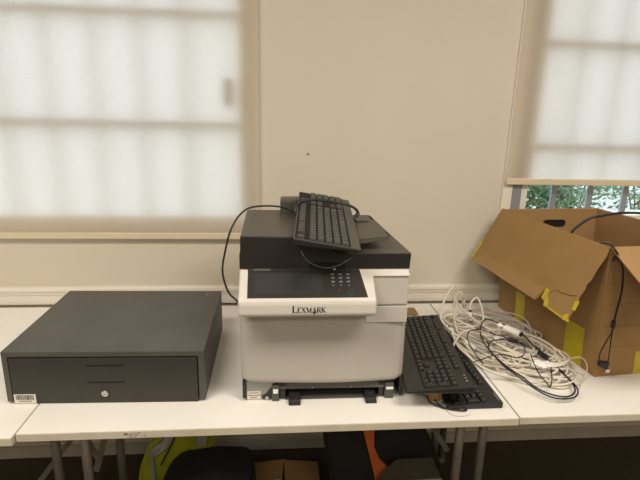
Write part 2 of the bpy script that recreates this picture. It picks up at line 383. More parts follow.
# lower chassis
ch = MB(); ch.box(-.086, .325, -.650, -.25, .746, .795, .003, M['black']); ch.box(-.090, -.081, -.688, -.60, .748, .80, .001, M['pdark'])
ch.box(.331, .339, -.688, -.60, .748, .80, .001, M['pdark']); ch.box(-.004, .325, -.655, -.64, .7405, .80, 0, M['slot'])
pp(ch, 'chassis')
mp = MB(); mp.box(-.081, -.006, -.684, -.650, .7415, .798, .002, M['pmetal']); mp.cyl((-.026, -.686, .748), .0045, .006, 'y', 16, M['bolt'])
mp.prism([(-.036, .743), (-.040, .753), (-.028, .760), (-.018, .774), (-.012, .778), (-.012, .743)], -.6855, -.683, 'y', 0, M['pdark'])
mpo = pp(mp, 'metal_side_plate')
sk = MB(); sk.box(-.078, -.043, -.6848, -.6835, .7425, .7665, 0, M['paper'])
for k, (a, w_) in enumerate(((-.074, .027), (-.076, .031), (-.070, .018))):
    x = a
    while x < a+w_: sk.box(x, x+.0022, -.6852, -.6846, .7610-k*.0070, .7632-k*.0070, 0, M['ink']); x += .0030
tag(pp(sk, 'label_sticker', None, mpo), 'white sticker with three lines of small print')
M['ptray'] = mat('printer_tray_grey', (.075, .073, .066), .45, var=.08)
bar = MB(); bar.hexa([(.005, -.690, .774), (.292, -.690, .772), (.292, -.65, .772), (.005, -.65, .774), (.005, -.680, .788), (.292, -.680, .786), (.292, -.65, .786), (.005, -.65, .788)], .002, M['ptray'])
bar.box(.022, .275, -.688, -.655, .7405, .7445, .001, M['ptray'])
bar.box(-.013, .007, -.694, -.65, .7405, .788, .003, M['ptray']); bar.box(.291, .316, -.694, -.65, .7405, .786, .003, M['ptray'])
bar.box(.008, .024, -.686, -.65, .744, .786, .002, M['pdark']); bar.box(.275, .290, -.686, -.65, .744, .784, .002, M['pdark'])
bar.cyl((.095, -.6905, .778), .0012, .002, 'y', 8, M['bolt']); bar.cyl((.200, -.6905, .777), .0012, .002, 'y', 8, M['bolt'])
pp(bar, 'paper_tray_frame')
for x0, x1, z0, z1 in ((-.0095, .0035, .765, .777), (.294, .314, .769, .776)):
    tag(pp(MB().box(x0, x1, -.6965, -.692, z0, z1, .001), 'latch', M['wplug']), 'white latch tab')
for x0, x1 in ((.031, .063), (.236, .267)):
    ft = MB(); ft.hexa([(x0, -.716, .7405), (x1, -.716, .7405), (x1, -.67, .7405), (x0, -.67, .7405), (x0+.002, -.711, .753), (x1-.002, -.711, .753), (x1, -.67, .764), (x0, -.67, .764)], .002)
    pp(ft, 'tray_foot', M['black'])
# front door: bulging panel, curved lower edge
d = MB(); n = 24; prof = []
for i in range(n+1):
    u = i/n; x = -.0925+u*(.428); e = min(u, 1-u)
    zb = .8015-.004*math.sin(math.pi*u)+(.007*(1-e/.02)**2 if e < .02 else 0)-.004*u
    yb = -.692-.014*math.sin(math.pi*min(1, max(0, u)))**.35
    prof.append((x, zb, yb))
rows = 24; grid = []
for (x, zb, yb) in prof:
    col = []
    for j in range(rows+1):
        v = j/rows; z = zb+(1.012-zb)*v; y = yb+.004*v*v+(.008*(1-v/.06)**2 if v < .06 else 0)
        col.append(d.bm.verts.new((x, y, z)))
    for z in (1.012, zb+.004): col.append(d.bm.verts.new((x, -.662, z)))
    grid.append(col)
for a, b2 in zip(grid, grid[1:]):
    m_ = len(a)
    for j in range(m_): d.bm.faces.new((a[j], b2[j], b2[(j+1) % m_], a[(j+1) % m_]))
d.bm.faces.new(grid[0]); d.bm.faces.new(grid[-1][::-1]); bmesh.ops.recalc_face_normals(d.bm, faces=d.bm.faces[:])
for f_ in d.bm.faces: f_.smooth = len(f_.verts) == 4
pp(d, 'front_door', M['pwhite2'])
# right shoulder beside the panel
sh = MB()
sh.prism([(-.66, 1.0165), (-.703, 1.0165), (-.705, 1.020), (-.703, 1.097), (-.686, 1.1095), (-.66, 1.1095)], .225, .3325, 'x', .0025)
sh.box(.225, .3345, -.704, -.668, .969, 1.0145, .002)
pp(sh, 'side_shoulder', mat('printer_shoulder_plastic', (.57, .54, .49), .45, var=.03))
sh = MB(); sh.prism([(-.66, 1.0945), (-.7055, 1.0945), (-.7075, 1.0975), (-.688, 1.1105), (-.66, 1.1105)], .205, .3332, 'x', .0015)
pp(sh, 'shoulder_top_trim', M['pwhite'])
# control panel: sloping tray with a deep front lip
cp = MB()
cp.prism([(-.682, 1.10), (-.690, 1.112), (-.760, 1.0575), (-.7655, 1.050), (-.7675, 1.020), (-.760, 1.0125), (-.735, 1.008), (-.682, 1.008)], -.0915, .2405, 'x', .0060, None, 3)
cpo = pp(cp, 'control_panel', M['pwhite'])
sl0, sl1 = Vector((0, -.690, 1.112)), Vector((0, -.760, 1.0575)); sd = (sl1-sl0); sn = Vector((0, -sd.z, sd.y)).normalized()
if sn.z < 0: sn = -sn
def SP(x, t, h=0): return Vector((x, 0, 0))+sl0+sd*t+sn*h
def slab(mb, xa0, xa1, xb0, xb1, t0, t1, h0, h1, m):
    q = [(xb0, t1), (xb1, t1), (xa1, t0), (xa0, t0)]
    mb.hexa([SP(x, t, h0) for x, t in q]+[SP(x, t, h1) for x, t in q], 0, m)
g = MB(); slab(g, -.071, .205, -.070, .219, .0, .96, -.001, .0012, M['pglass']); go = pp(g, 'glossy_panel', None, cpo)
g = MB(); slab(g, -.052, .110, -.052, .112, .16, .84, .0012, .0018, M['screen']); pp(g, 'display', None, cpo)
g = MB(); slab(g, -.070, .1999, -.070, .1999, .115, .135, .0011, .0016, M['slot']); pp(g, 'seam', None, cpo)
g = MB()
for k, x in enumerate((.137, .156, .175)):
    for t in (.22, .34, .46):
        bx = MB(); 
        slab(g, x-.0040, x+.0040, x-.0040, x+.0040, t-.022, t+.022, .0012, .0020, M['silver'])
    slab(g, x-.0015, x+.0015, x-.0015, x+.0015, .56, .60, .0012, .0020, M['silver'])
slab(g, .140, .146, .140, .146, .03, .07, .0012, .002, M['paper'])
pp(g, 'keypad', None, cpo)
def surf_mtx(x, t, h=.0013): 
    m_ = Matrix((Vector((1, 0, 0)), -sd.normalized(), sn)).transposed().to_4x4(); m_.translation = SP(x, t, h); return m_
g = MB(); text_bm('LEXMARK', .0085, M['silver'], .0002, surf_mtx(-.036, .06), g, 1.15); pp(g, 'model_lettering', None, cpo)
g = MB(); b = bmesh.new()
g2 = [surf_mtx(.178, .82) @ Vector((.0075*math.cos(a), .0055*math.sin(a), 0)) for a in [2*math.pi*k/20 for k in range(21)]]
g.tube(g2, .0009, 6, M['green'], smoothpath=False); pp(g, 'start_button', None, cpo)
g = MB(); slab(g, .1485, .1515, .1485, .1515, .72, .77, .0012, .002, M['red']); pp(g, 'stop_button', None, cpo)
# serif name on the lip, drawn as strokes: (x0,z0,x1,z1,width)
GL = {
 'L': ([(.15,0,.15,1,.16),(.02,0,.32,0,.05),(.02,1,.30,1,.05),(.15,0,.62,0,.06),(.62,0,.64,.22,.05)], .70),
 'E': ([(.15,0,.15,1,.16),(.02,0,.30,0,.05),(.02,1,.30,1,.05),(.15,0,.60,0,.06),(.15,1,.58,1,.06),(.15,.52,.48,.52,.06),(.60,0,.62,.2,.05),(.58,1,.59,.8,.05)], .70),
 'X': ([(.12,1,.66,0,.16),(.64,1,.12,0,.06),(0,1,.28,1,.05),(.5,1,.78,1,.05),(0,0,.28,0,.05),(.5,0,.78,0,.05)], .82),
 'M': ([(.14,0,.14,1,.06),(.14,1,.47,.05,.15),(.80,1,.47,.05,.06),(.80,0,.80,1,.16),(.02,0,.28,0,.05),(.66,0,.94,0,.05),(.02,1,.16,1,.05),(.80,1,.92,1,.05)], .98),
 'A': ([(.40,1,.10,0,.06),(.40,1,.72,0,.16),(0,0,.24,0,.05),(.56,0,.84,0,.05)], .86),
 'R': ([(.15,0,.15,1,.16),(.02,0,.30,0,.05),(.02,1,.4,1,.05),(.4,1,.58,.88,.08),(.58,.88,.58,.62,.14),(.58,.62,.4,.5,.08),(.15,.5,.4,.5,.05),(.36,.5,.68,0,.15),(.62,0,.8,0,.05)], .80),
 'K': ([(.15,0,.15,1,.16),(.02,0,.30,0,.05),(.02,1,.30,1,.05),(.22,.45,.6,1,.06),(.3,.55,.66,0,.15),(.5,1,.74,1,.05),(.54,0,.8,0,.05)], .80)}
lg = MB(); x = 0; H1, H2 = .0158, .0122; sx = 1.13
wtot = sum(GL[c_][1]*(H1 if i == 0 else H2)*sx for i, c_ in enumerate('LEXMARK')); x = .0765-wtot/2
for i, c_ in enumerate('LEXMARK'):
    h = H1 if i == 0 else H2
    for (a0, b0, a1, b1, w_) in GL[c_][0]:
        p = Vector((x+a0*h*sx, 0, 1.0265+b0*h)); q = Vector((x+a1*h*sx, 0, 1.0265+b1*h)); dd = (q-p).normalized(); u = Vector((-dd.z, 0, dd.x))*(w_*h*.68)
        yy = lambda z: -.7655-.002*(1.050-z)/.03-.0002
        pts = [p-u, q-u, q+u, p+u]
        lo_ = [Vector((v.x, yy(v.z)-.0003, v.z)) for v in pts]; hi_ = [Vector((v.x, yy(v.z)+.0008, v.z)) for v in pts]
        lg.hexa(lo_+hi_)
    if c_ == 'A':
        cxm = x+.42*h*sx; dz = 1.0262; s = .0042
        lg.hexa([(cxm, -.7682, dz-s*1.3), (cxm+s*.6, -.7682, dz), (cxm, -.7682, dz+s*1.3), (cxm-s*.6, -.7682, dz), (cxm, -.766, dz-s*1.3), (cxm+s*.6, -.766, dz), (cxm, -.766, dz+s*1.3), (cxm-s*.6, -.766, dz)])
    x += GL[c_][1]*h*sx
pp(lg, 'maker_logo', M['logo'], cpo)
# scanner
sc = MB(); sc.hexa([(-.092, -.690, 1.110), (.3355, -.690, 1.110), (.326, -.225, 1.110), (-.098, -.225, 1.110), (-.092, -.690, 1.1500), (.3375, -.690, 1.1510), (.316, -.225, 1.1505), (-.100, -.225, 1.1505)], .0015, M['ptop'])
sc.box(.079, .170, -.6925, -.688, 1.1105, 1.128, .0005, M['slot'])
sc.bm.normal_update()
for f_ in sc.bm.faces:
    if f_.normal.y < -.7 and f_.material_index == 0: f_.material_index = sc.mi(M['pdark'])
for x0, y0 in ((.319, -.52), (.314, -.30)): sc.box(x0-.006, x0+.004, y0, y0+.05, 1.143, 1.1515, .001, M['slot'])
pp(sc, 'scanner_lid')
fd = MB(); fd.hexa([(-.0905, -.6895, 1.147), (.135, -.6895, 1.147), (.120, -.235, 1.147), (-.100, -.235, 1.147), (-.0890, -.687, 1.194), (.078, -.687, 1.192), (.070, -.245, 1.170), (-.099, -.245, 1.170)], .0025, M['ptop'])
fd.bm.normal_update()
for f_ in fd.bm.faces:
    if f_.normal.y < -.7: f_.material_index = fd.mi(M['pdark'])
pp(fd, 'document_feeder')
fb = MB(); fb.prism([(-.0905, 1.111), (.335, 1.111), (.3368, 1.1505), (.145, 1.1505), (.080, 1.1905), (-.0888, 1.1935)], -.6920, -.684, 'y', .0012); fb.box(.079, .170, -.6930, -.689, 1.1105, 1.128, 0, M['slot'])
fb.mats = [M['pdark'], M['slot']]
for f_ in fb.bm.faces: f_.material_index = 0
fb.bm.faces.ensure_lookup_table()
for f_ in list(fb.bm.faces)[-6:]: f_.material_index = 1
pp(fb, 'front_bezel')
hg = MB(); hg.box(.010, .105, -.335, -.265, 1.165, 1.221, .008, None, 3); pp(hg, 'feeder_hinge_cover', M['ptop'])
MBx = MB(); MBx.box(.071, .079, -.6945, -.689, 1.180, 1.189, .0006); tag(pp(MBx, 'silver_clip', M['silver']), 'small silver clip')
it = MB(); it.hexa([(.120, -.680, 1.160), (.284, -.660, 1.176), (.272, -.415, 1.178), (.120, -.415, 1.163), (.120, -.680, 1.176), (.283, -.657, 1.190), (.271, -.413, 1.191), (.120, -.415, 1.178)], .002)
it.box(.225, .262, -.50, -.44, 1.1885, 1.1925, .001); pp(it, 'document_tray', M['ptop'])

# cable paths, world metres
WHITE={'arch_left': [(0.6156, -0.471, 0.78), (0.5995, -0.4411, 0.79), (0.5792, -0.4391, 0.8), (0.5619, -0.3996, 0.81), (0.5463, -0.3797, 0.83), (0.5587, -0.3424, 0.85), (0.5876, -0.2896, 0.865), (0.6156, -0.248, 0.875), (0.6511, -0.2086, 0.885)],
  'arch_tall': [(0.6646, -0.189, 0.84), (0.6477, -0.1812, 0.865), (0.6424, -0.1839, 0.87), (0.6364, -0.2145, 0.86), (0.6424, -0.2852, 0.84), (0.6649, -0.3443, 0.82), (0.6967, -0.3586, 0.8), (0.7356, -0.3882, 0.78), (0.7635, -0.457, 0.77), (0.8047, -0.4967, 0.765)],
  'loop_mid': [(0.715, -0.1564, 0.79), (0.7001, -0.1745, 0.83), (0.6842, -0.1713, 0.845), (0.6533, -0.2161, 0.835), (0.6205, -0.3033, 0.81), (0.6053, -0.3688, 0.795), (0.5998, -0.4237, 0.785), (0.6067, -0.4948, 0.775), (0.6318, -0.5535, 0.765)],
  'loop_red': [(0.6914, -0.2736, 0.8), (0.7144, -0.2196, 0.82), (0.7423, -0.2033, 0.835), (0.7443, -0.2395, 0.82), (0.7392, -0.275, 0.8), (0.7226, -0.3268, 0.785), (0.7168, -0.3925, 0.775)],
  'right_run': [(0.8077, -0.1306, 0.77), (0.8204, -0.1918, 0.775), (0.8615, -0.2349, 0.785), (0.8884, -0.2808, 0.785), (0.8858, -0.3377, 0.78), (0.8664, -0.3838, 0.772), (0.8338, -0.421, 0.765)],
  'right_edge': [(0.7486, -0.4302, 0.8), (0.7823, -0.4314, 0.8), (0.8437, -0.4351, 0.79), (0.8783, -0.4808, 0.78), (0.8918, -0.5292, 0.77), (0.8818, -0.5637, 0.765), (0.8498, -0.5979, 0.758), (0.8127, -0.6141, 0.755)],
  'stray_end': [(0.8298, -0.5835, 0.757), (0.8625, -0.5691, 0.765), (0.9094, -0.5582, 0.775), (0.9379, -0.5594, 0.775), (0.9358, -0.5896, 0.768), (0.9161, -0.6186, 0.755), (0.8907, -0.6412, 0.746), (0.8641, -0.674, 0.744)],
  'stray_second': [(0.8031, -0.5936, 0.75), (0.8584, -0.5815, 0.745), (0.9052, -0.5835, 0.745), (0.9153, -0.6128, 0.745), (0.8759, -0.6551, 0.745), (0.8282, -0.6583, 0.745), (0.7811, -0.6509, 0.745)],
  'left_back': [(0.8663, -0.3036, 0.78), (0.8158, -0.2898, 0.79), (0.7424, -0.3301, 0.79), (0.6584, -0.3599, 0.79), (0.6091, -0.3503, 0.79), (0.5804, -0.3387, 0.8), (0.5911, -0.297, 0.8), (0.6193, -0.2891, 0.8), (0.6458, -0.3187, 0.79)],
  'front_run': [(0.5738, -0.4168, 0.8), (0.5653, -0.4887, 0.79), (0.5765, -0.5447, 0.785), (0.5981, -0.5939, 0.775), (0.6345, -0.6179, 0.765), (0.6902, -0.631, 0.755), (0.7433, -0.6467, 0.75), (0.7936, -0.6272, 0.75)],
  'over_kb': [(0.716, -0.4667, 0.79), (0.6746, -0.4411, 0.81), (0.6313, -0.4458, 0.82), (0.5913, -0.456, 0.815), (0.5581, -0.4878, 0.8), (0.5415, -0.5175, 0.795)]}
BLACK={'long_loop': [(0.7456, -0.4817, 0.79), (0.7226, -0.4739, 0.79), (0.6804, -0.4793, 0.79), (0.6549, -0.5092, 0.785), (0.6528, -0.5447, 0.78), (0.6697, -0.5997, 0.77), (0.6975, -0.6452, 0.76), (0.7184, -0.6822, 0.75), (0.7447, -0.7104, 0.745), (0.7815, -0.7266, 0.745), (0.8183, -0.7089, 0.745), (0.8374, -0.6725, 0.747), (0.8401, -0.6158, 0.752), (0.8281, -0.5684, 0.762), (0.8084, -0.5542, 0.775)],
  'second_loop': [(0.8095, -0.5517, 0.777), (0.7972, -0.5041, 0.79), (0.789, -0.4316, 0.8), (0.7662, -0.3926, 0.8), (0.7423, -0.3601, 0.8), (0.7247, -0.3349, 0.8), (0.6934, -0.3666, 0.8), (0.666, -0.417, 0.795), (0.6507, -0.4713, 0.79), (0.6524, -0.5384, 0.78), (0.6641, -0.6052, 0.77), (0.689, -0.6502, 0.76), (0.7132, -0.692, 0.75), (0.7381, -0.7222, 0.745), (0.7687, -0.734, 0.744), (0.8106, -0.7264, 0.744), (0.839, -0.6899, 0.745), (0.8436, -0.637, 0.748), (0.8288, -0.5859, 0.755)],
  'thin': [(0.764, -0.4794, 0.785), (0.7357, -0.4603, 0.79), (0.6919, -0.4503, 0.8), (0.6547, -0.4404, 0.81), (0.6187, -0.4465, 0.81), (0.6013, -0.4685, 0.8), (0.5936, -0.5063, 0.795), (0.5951, -0.5455, 0.785), (0.6083, -0.5854, 0.77)],
  'cross': [(0.5736, -0.599, 0.785), (0.6078, -0.5827, 0.785), (0.6429, -0.566, 0.785), (0.6874, -0.5523, 0.78), (0.7159, -0.572, 0.78), (0.7466, -0.5547, 0.78), (0.7722, -0.5107, 0.78), (0.7672, -0.4864, 0.785)],
  'drop': [(0.775, -0.5432, 0.78), (0.7612, -0.5889, 0.775), (0.7539, -0.6398, 0.765), (0.7618, -0.6664, 0.755), (0.7644, -0.6792, 0.75), (0.7882, -0.6463, 0.755), (0.8116, -0.5968, 0.765)]}
KCABLE= [(-0.0997, -0.6, 0.9697), (-0.1091, -0.58, 0.982), (-0.1323, -0.56, 0.9978), (-0.1461, -0.55, 1.0325), (-0.1504, -0.54, 1.0641), (-0.1435, -0.53, 1.1074), (-0.1295, -0.52, 1.1621), (-0.1085, -0.5, 1.2003), (-0.0817, -0.48, 1.2206), (-0.043, -0.46, 1.2243), (0.0027, -0.45, 1.2212), (0.0319, -0.44, 1.2121), (0.0466, -0.44, 1.2033)]
KWRAP= [(0.0531, -0.5, 1.207), (0.0504, -0.49, 1.2251), (0.0622, -0.475, 1.241), (0.0934, -0.475, 1.2471), (0.1278, -0.475, 1.246), (0.1647, -0.48, 1.2414), (0.1996, -0.48, 1.2345), (0.2233, -0.48, 1.223), (0.2303, -0.485, 1.2109), (0.2226, -0.49, 1.2031)]
KHANG= [(0.057, -0.72, 1.1928), (0.0539, -0.74, 1.1811), (0.0628, -0.755, 1.161), (0.0811, -0.765, 1.1471), (0.1112, -0.77, 1.1388), (0.1398, -0.765, 1.142), (0.1675, -0.75, 1.152), (0.1899, -0.74, 1.1688), (0.2023, -0.72, 1.1805)]
# ------------------------------------------------------------------ keyboards
KW = {}
def key_mesh(w, d, mk, style):
    k = (round(w, 4), round(d, 4), mk.name)
    if k not in KW:
        b = MB(); g = .0011; hx, hy = w/2-g, d/2-g
        b.hexa([(-hx, -hy, 0), (hx, -hy, 0), (hx, hy, 0), (-hx, hy, 0), (-hx+.0018, -hy+.0016, .0060), (hx-.0018, -hy+.0016, .0060), (hx-.0018, hy-.0012, .0060), (-hx+.0018, hy-.0012, .0060)], .0006, mk, 1)
        if w < .035: b.box(-.0026, .0006, .0010, .0034, .0059, .0061, 0, M['legend'])
        me = bpy.data.meshes.new('key'); b.bm.to_mesh(me); b.bm.free()
        for q in b.mats: me.materials.append(q)
        KW[k] = me
    return KW[k]
def layout():
    K = []
    def row(y, ws, x=0, d=1):
        for w_ in ws:
            if w_ > 0: K.append((x+w_/2, y, w_, d))
            x += abs(w_)
    row(6.05, [1, -1, 1, 1, 1, 1, -.5, 1, 1, 1, 1, -.5, 1, 1, 1, 1, -.25, 1, 1, 1])
    row(4.6, [1]*13+[2]+[-.25]+[1]*3+[-.25]+[1]*4)
    row(3.6, [1.5]+[1]*12+[1.5]+[-.25]+[1]*3+[-.25]+[1]*3); row(2.6, [1.75]+[1]*11+[2.25]+[-3.5]+[1]*3)
    row(1.6, [2.25]+[1]*10+[2.75]+[-1.25]+[1]+[-1.25]+[1]*3); row(.6, [1.25]*3+[6.25]+[1.25]*4+[-.25]+[1]*3+[-.25]+[2, 1])
    K.append((22.0, 3.1, 1, 2)); K.append((22.0, 1.1, 1, 2))
    return K
def keyboard(mtx, L, W_, th, mb_, palm, mk, mkk, lab, edge=.006, top=.014, keybed=False):
    root = empty('computer_keyboard', None, mtx=mtx); tag(root, lab, 'keyboard', 'black computer keyboards')
    b = MB(); b.hexa([(0, 0, 0), (L, 0, 0), (L, W_, 0), (0, W_, 0), (0, 0, th*.45), (L, 0, th*.45), (L, W_, th), (0, W_, th)], .003, mk)
    z0 = lambda y: th*.45+(th*.55)*y/W_
    if keybed:
        b.bm.normal_update(); b.mi(M['kb'])
        for f_ in b.bm.faces:
            if f_.normal.z < .6: f_.material_index = b.mi(M['kb'])
    b.build('base', mk, root)
    y1_ = W_-.003; kb_ = MB(); kb_.hexa([(edge, palm-.002, z0(palm)-.002), (L-edge, palm-.002, z0(palm)-.002), (L-edge, y1_, z0(y1_)-.002), (edge, y1_, z0(y1_)-.002), (edge, palm-.002, z0(palm)+.0004), (L-edge, palm-.002, z0(palm)+.0004), (L-edge, y1_, z0(y1_)+.0004), (edge, y1_, z0(y1_)+.0004)]) if keybed else None
    if keybed: kb_.build('key_bed', M['slot'], root)
    u = (L-2*edge-.004)/22.5; ud = (W_-palm-top)/6.6; sl = math.atan2(th*.55, W_)
    for (kx, ky, w_, d) in layout():
        o = bpy.data.objects.new('key', key_mesh(w_*u, d*ud, mkk, 0)); C.objects.link(o); o.parent = root
        y = palm+ky*ud; o.location = (edge+.002+kx*u, y, z0(y)-.0004); o.rotation_euler = (sl, 0, 0)
    return root, z0, u, ud
# on the printer: left end near the camera, function keys to the left
P0 = Vector((.1962, -.768, 1.189)); Pw = Vector((.0425, -.750, 1.2043)); Pl = Vector((.0745, -.315, 1.2423))
ex = (Pl-Pw).normalized(); Wk = (Pw-P0).length; mt = frame(P0, ex, Pw-P0); mt.translation = P0-mt.col[2].xyz*.015
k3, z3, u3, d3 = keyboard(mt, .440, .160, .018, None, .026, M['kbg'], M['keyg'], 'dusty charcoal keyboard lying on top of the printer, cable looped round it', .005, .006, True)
INV = mt.inverted()
MBc = MB(); MBc.tube([INV @ Vector(p) for p in KCABLE], .0028, 8); MBc.build('cable', M['bcable'], k3)
MBc = MB(); MBc.tube([INV @ Vector(p) for p in KWRAP], .0038, 8); MBc.tube([INV @ (Vector(p)+Vector((.002, -.009, -.0005))) for p in KWRAP], .0034, 8); MBc.build('cable', M['bcable'], k3)
MBc = MB(); MBc.tube([INV @ Vector(p) for p in KHANG], .0016, 8); MBc.build('cable', M['bcable'], k3)
# beside the printer, lower one flat on the table
m2 = frame((.4465, -.310, T+.0005), (.003, -1, 0), (1, .003, 0))
k2, z2, u2, dd2 = keyboard(m2, .445, .150, .018, None, .018, M['kb'], M['key'], 'black keyboard flat on the table, underneath another keyboard beside the printer')
lb = MB(); 
for k in range(9): lb.box(.398+k*.0042, .4012+k*.0042, .1405, .1440, .0173, .0183, 0, M['legend'])
lb.build('name_plate', None, k2)
# upper one leaning on it
A = Vector((.333, -.753, .798)); B_ = Vector((.508, -.762, .808)); Cc = Vector((.386, -.292, .797))
ex = (A-Cc); m1 = frame(Cc, ex, B_-A); m1.translation = Cc-m1.col[2].xyz*.010
k1, z1, u1, d1 = keyboard(m1, .462, .176, .020, None, .045, M['kb'], M['key'], 'black keyboard with wide palm rest resting on another keyboard, right of the printer')
for k in range(3):
    MB().cyl((.465-.0205-.0135*k*1.05-.012, .1625-.006*k*0, z1(.1625)+.0004), .0016, .0012, 'z', 10).build('indicator_light', M['paper'], k1)
INV = m1.inverted()
MBc = MB(); MBc.tube([INV @ Vector(p) for p in [(.415, -.660, .752), (.4064, -.7205, .748), (.43, -.745, .744), (.4493, -.7552, .744), (.4855, -.7648, .744), (.4958, -.757, .7435), (.4646, -.750, .746), (.4394, -.7334, .75)]], .0020, 8)
MBc.tube([INV @ Vector(p) for p in [(.4233, -.700, .748), (.430, -.735, .744), (.4568, -.755, .744), (.478, -.762, .744)]], .0017, 8)
MBc.build('cable', M['bcable'], k1)
MBc = MB(); MBc.tube([Vector((.4465, -.329, T+.0005)).lerp(Vector((0, 0, 0)), 1)+m2.inverted() @ Vector(p) for p in [(.447, -.70, .748), (.440, -.745, .742), (.452, -.779, .742), (.478, -.784, .742), (.50, -.778, .742)]], .0009, 6); MBc.build('cable', M['cable2'], k2)

# ------------------------------------------------------------------ open cardboard box
ang = math.radians(5.3)
bx = empty('cardboard_box', (.898, -.066, T), ang); tag(bx, 'open brown cardboard carton with drooping flaps and yellow tape, below the right blind', 'box')
BW, BD, BH, th = .407, .544, .404, .004
hb = MB()   # back panel with a hand hole
hx0, hx1, hz0, hz1 = .165, .268, .329, .360
hb.box(0, hx0, -th, 0, 0, BH); hb.box(hx1, BW, -th, 0, 0, BH); hb.box(hx0, hx1, -th, 0, 0, hz0); hb.box(hx0, hx1, -th, 0, hz1, BH)
for (cx_, cz_, sx_, sz_) in ((hx0, hz0, 1, 1), (hx1, hz0, -1, 1), (hx0, hz1, 1, -1), (hx1, hz1, -1, -1)):
    hb.prism([(cx_, cz_), (cx_+sx_*.014, cz_), (cx_+sx_*.004, cz_+sz_*.004), (cx_, cz_+sz_*.014)], -th, 0, 'y')
hb.build('back_panel', M['kraft2'], bx)
MB().box(.13, .30, .0006, .0022, .31, .38).build('hand_hole_darkener', M['slot'], bx)  # black sheet added behind the hand hole to make it read dark
MB().box(0, th, -BD, -th, 0, BH, .0006).build('side_panel', M['kraft'], bx)
MB().box(BW-th, BW, -BD, -th, 0, BH, .0006).build('side_panel', M['kraft2'], bx)
fp = MB().box(0, BW, -BD-th, -BD, 0, BH, .0006).build('front_panel', M['kraft'], bx)
MB().box(th, BW-th, -BD, -th, .001, .005).build('bottom_panel', M['kraft2'], bx)
# printed form grid and lettering on the front
g = MB(); yf = -BD-th-.0003
g.box(.0045, .0055, yf, yf+.0004, .097, .355); 
for z in (.355, .298, .232, .164, .097): g.box(.0045, .385, yf, yf+.0004, z-.0005, z+.0005)
g.build('printed_form', M['ink'], fp).data.materials[0] = mat('faint_brown_print', (.20, .12, .06), .8, var=.1)
g = MB(); text_bm('IN.', .024, M['ink'], .0003, Matrix.Translation((.024, yf, .370)) @ UPRIGHT, g, 1.0, .0006); g.build('printed_lettering', None, fp)
g = MB(); g.box(.133, .185, yf-.0002, yf+.0003, .0, .075); g.build('tape', M['tape'], fp)
# left flap
def flapmesh(pts2, hinge, along, out, t, name, parent, m, fold=None, wob=.003):
    a, o_ = Vector(along), Vector(out); nn = a.cross(o_).normalized()
    bb = bmesh.new(); top = [bb.verts.new(Vector(hinge)+a*p+o_*q) for p, q in pts2]
    f0 = bb.faces.new(top); bmesh.ops.triangulate(bb, faces=[f0]); bmesh.ops.subdivide_edges(bb, edges=bb.edges[:], cuts=3, use_grid_fill=True)
    for v in bb.verts:
        d_ = (v.co-Vector(hinge)).dot(o_); w_ = noise.noise(v.co*9)*wob*min(1, d_/.05)
        v.co += nn*w_
    ext = bmesh.ops.solidify(bb, geom=bb.faces[:], thickness=t)
    bmesh.ops.recalc_face_normals(bb, faces=bb.faces[:])
    mb = MB(); mb.merge(bb, m); return mb.build(name, None, parent)
dr = math.radians(60)
out = (-math.cos(dr), 0, -math.sin(dr)); Hn = (0, -.002, BH); al = (0, -1, 0)
lf = flapmesh([(-.012, 0), (.546, 0), (.551, .03), (.548, .07), (.551, .106), (.546, .125), (.551, .140), (.549, .165), (.556, .186), (.558, .215), (.560, .240), (.550, .243), (.51, .239), (.46, .236), (.440, .222), (.434, .200), (.424, .190), (.416, .205), (.406, .236), (.18, .235), (-.018, .232)], Hn, al, out, .0035, 'left_flap', bx, M['kraft'])
# folded lip strip along the outer edge of the flap and torn tape
def onflap(p, q, h=0):
    a, o_ = Vector(al), Vector(out); nn = a.cross(o_).normalized()
    if nn.z < 0: nn = -nn
    return Vector(Hn)+a*p+o_*q+nn*h
s = MB()
def fslab(mb, quad, h0, h1, m=None): mb.hexa([onflap(p, q, h0) for p, q in quad]+[onflap(p, q, h1) for p, q in quad], 0, m)
fslab(s, [(.055, .194), (.421, .191), (.404, .2385), (-.016, .2345)], .001, .0060); s.build('folded_edge_strip', M['kraft2'], lf)
for qd in ([(-.019, .155), (-.010, .150), (-.012, .234), (-.021, .234)], [(.421, .186), (.440, .190), (.446, .226), (.426, .222)], [(.436, .214), (.450, .210), (.474, .240), (.452, .240)], [(.538, .232), (.552, .220), (.562, .243), (.542, .245)], [(.548, .180), (.556, .176), (.560, .206), (.552, .206)], [(.46, .234), (.54, .239), (.54, .243), (.46, .240)]):
    s = MB(); fslab(s, qd, -.002, .0042); tag(s.build('torn_tape', M['tape'], lf), 'torn yellow tape on the flap edge')
s = MB(); s.tube([onflap(p, q, .0035) for p, q in [(.432, .198), (.444, .196), (.452, .189), (.462, .180), (.48, .179), (.499, .176), (.52, .172), (.541, .165)]], .0011, 5); s.build('tear_line', mat('torn_card_brown', (.16, .08, .03), .9, var=.2), lf)  # thin raised line in deep brown along the tear
# front flap
dr2 = math.radians(33)
flapmesh([(.0, 0), (BW, 0), (BW, .23), (.012, .23)], (0, -BD-th, BH), (1, 0, 0), (0, -math.cos(dr2), -math.sin(dr2)), .0035, 'front_flap', bx, M['kraft2'])
flapmesh([(0, 0), (.544, 0), (.544, .23), (0, .23)], (BW, -.002, BH), (0, -1, 0), (math.cos(.9), 0, -math.sin(.9)), .0035, 'right_flap', bx, M['kraft2'])
# tape on the left side
for y0_, y1_, z1_ in ((-.178, -.120, .115), (-.488, -.405, .128)): tag(MB().box(-.0006, .0002, y0_, y1_, .0, z1_).build('tape', M['tape'], bx), 'yellow tape strip on the side')
for ch_ in [o_ for o_ in bpy.data.objects if o_.parent in (bx, lf, fp)]:      # the carton leans a little to the left
    for v in ch_.data.vertices: v.co.x -= .025*v.co.z/BH

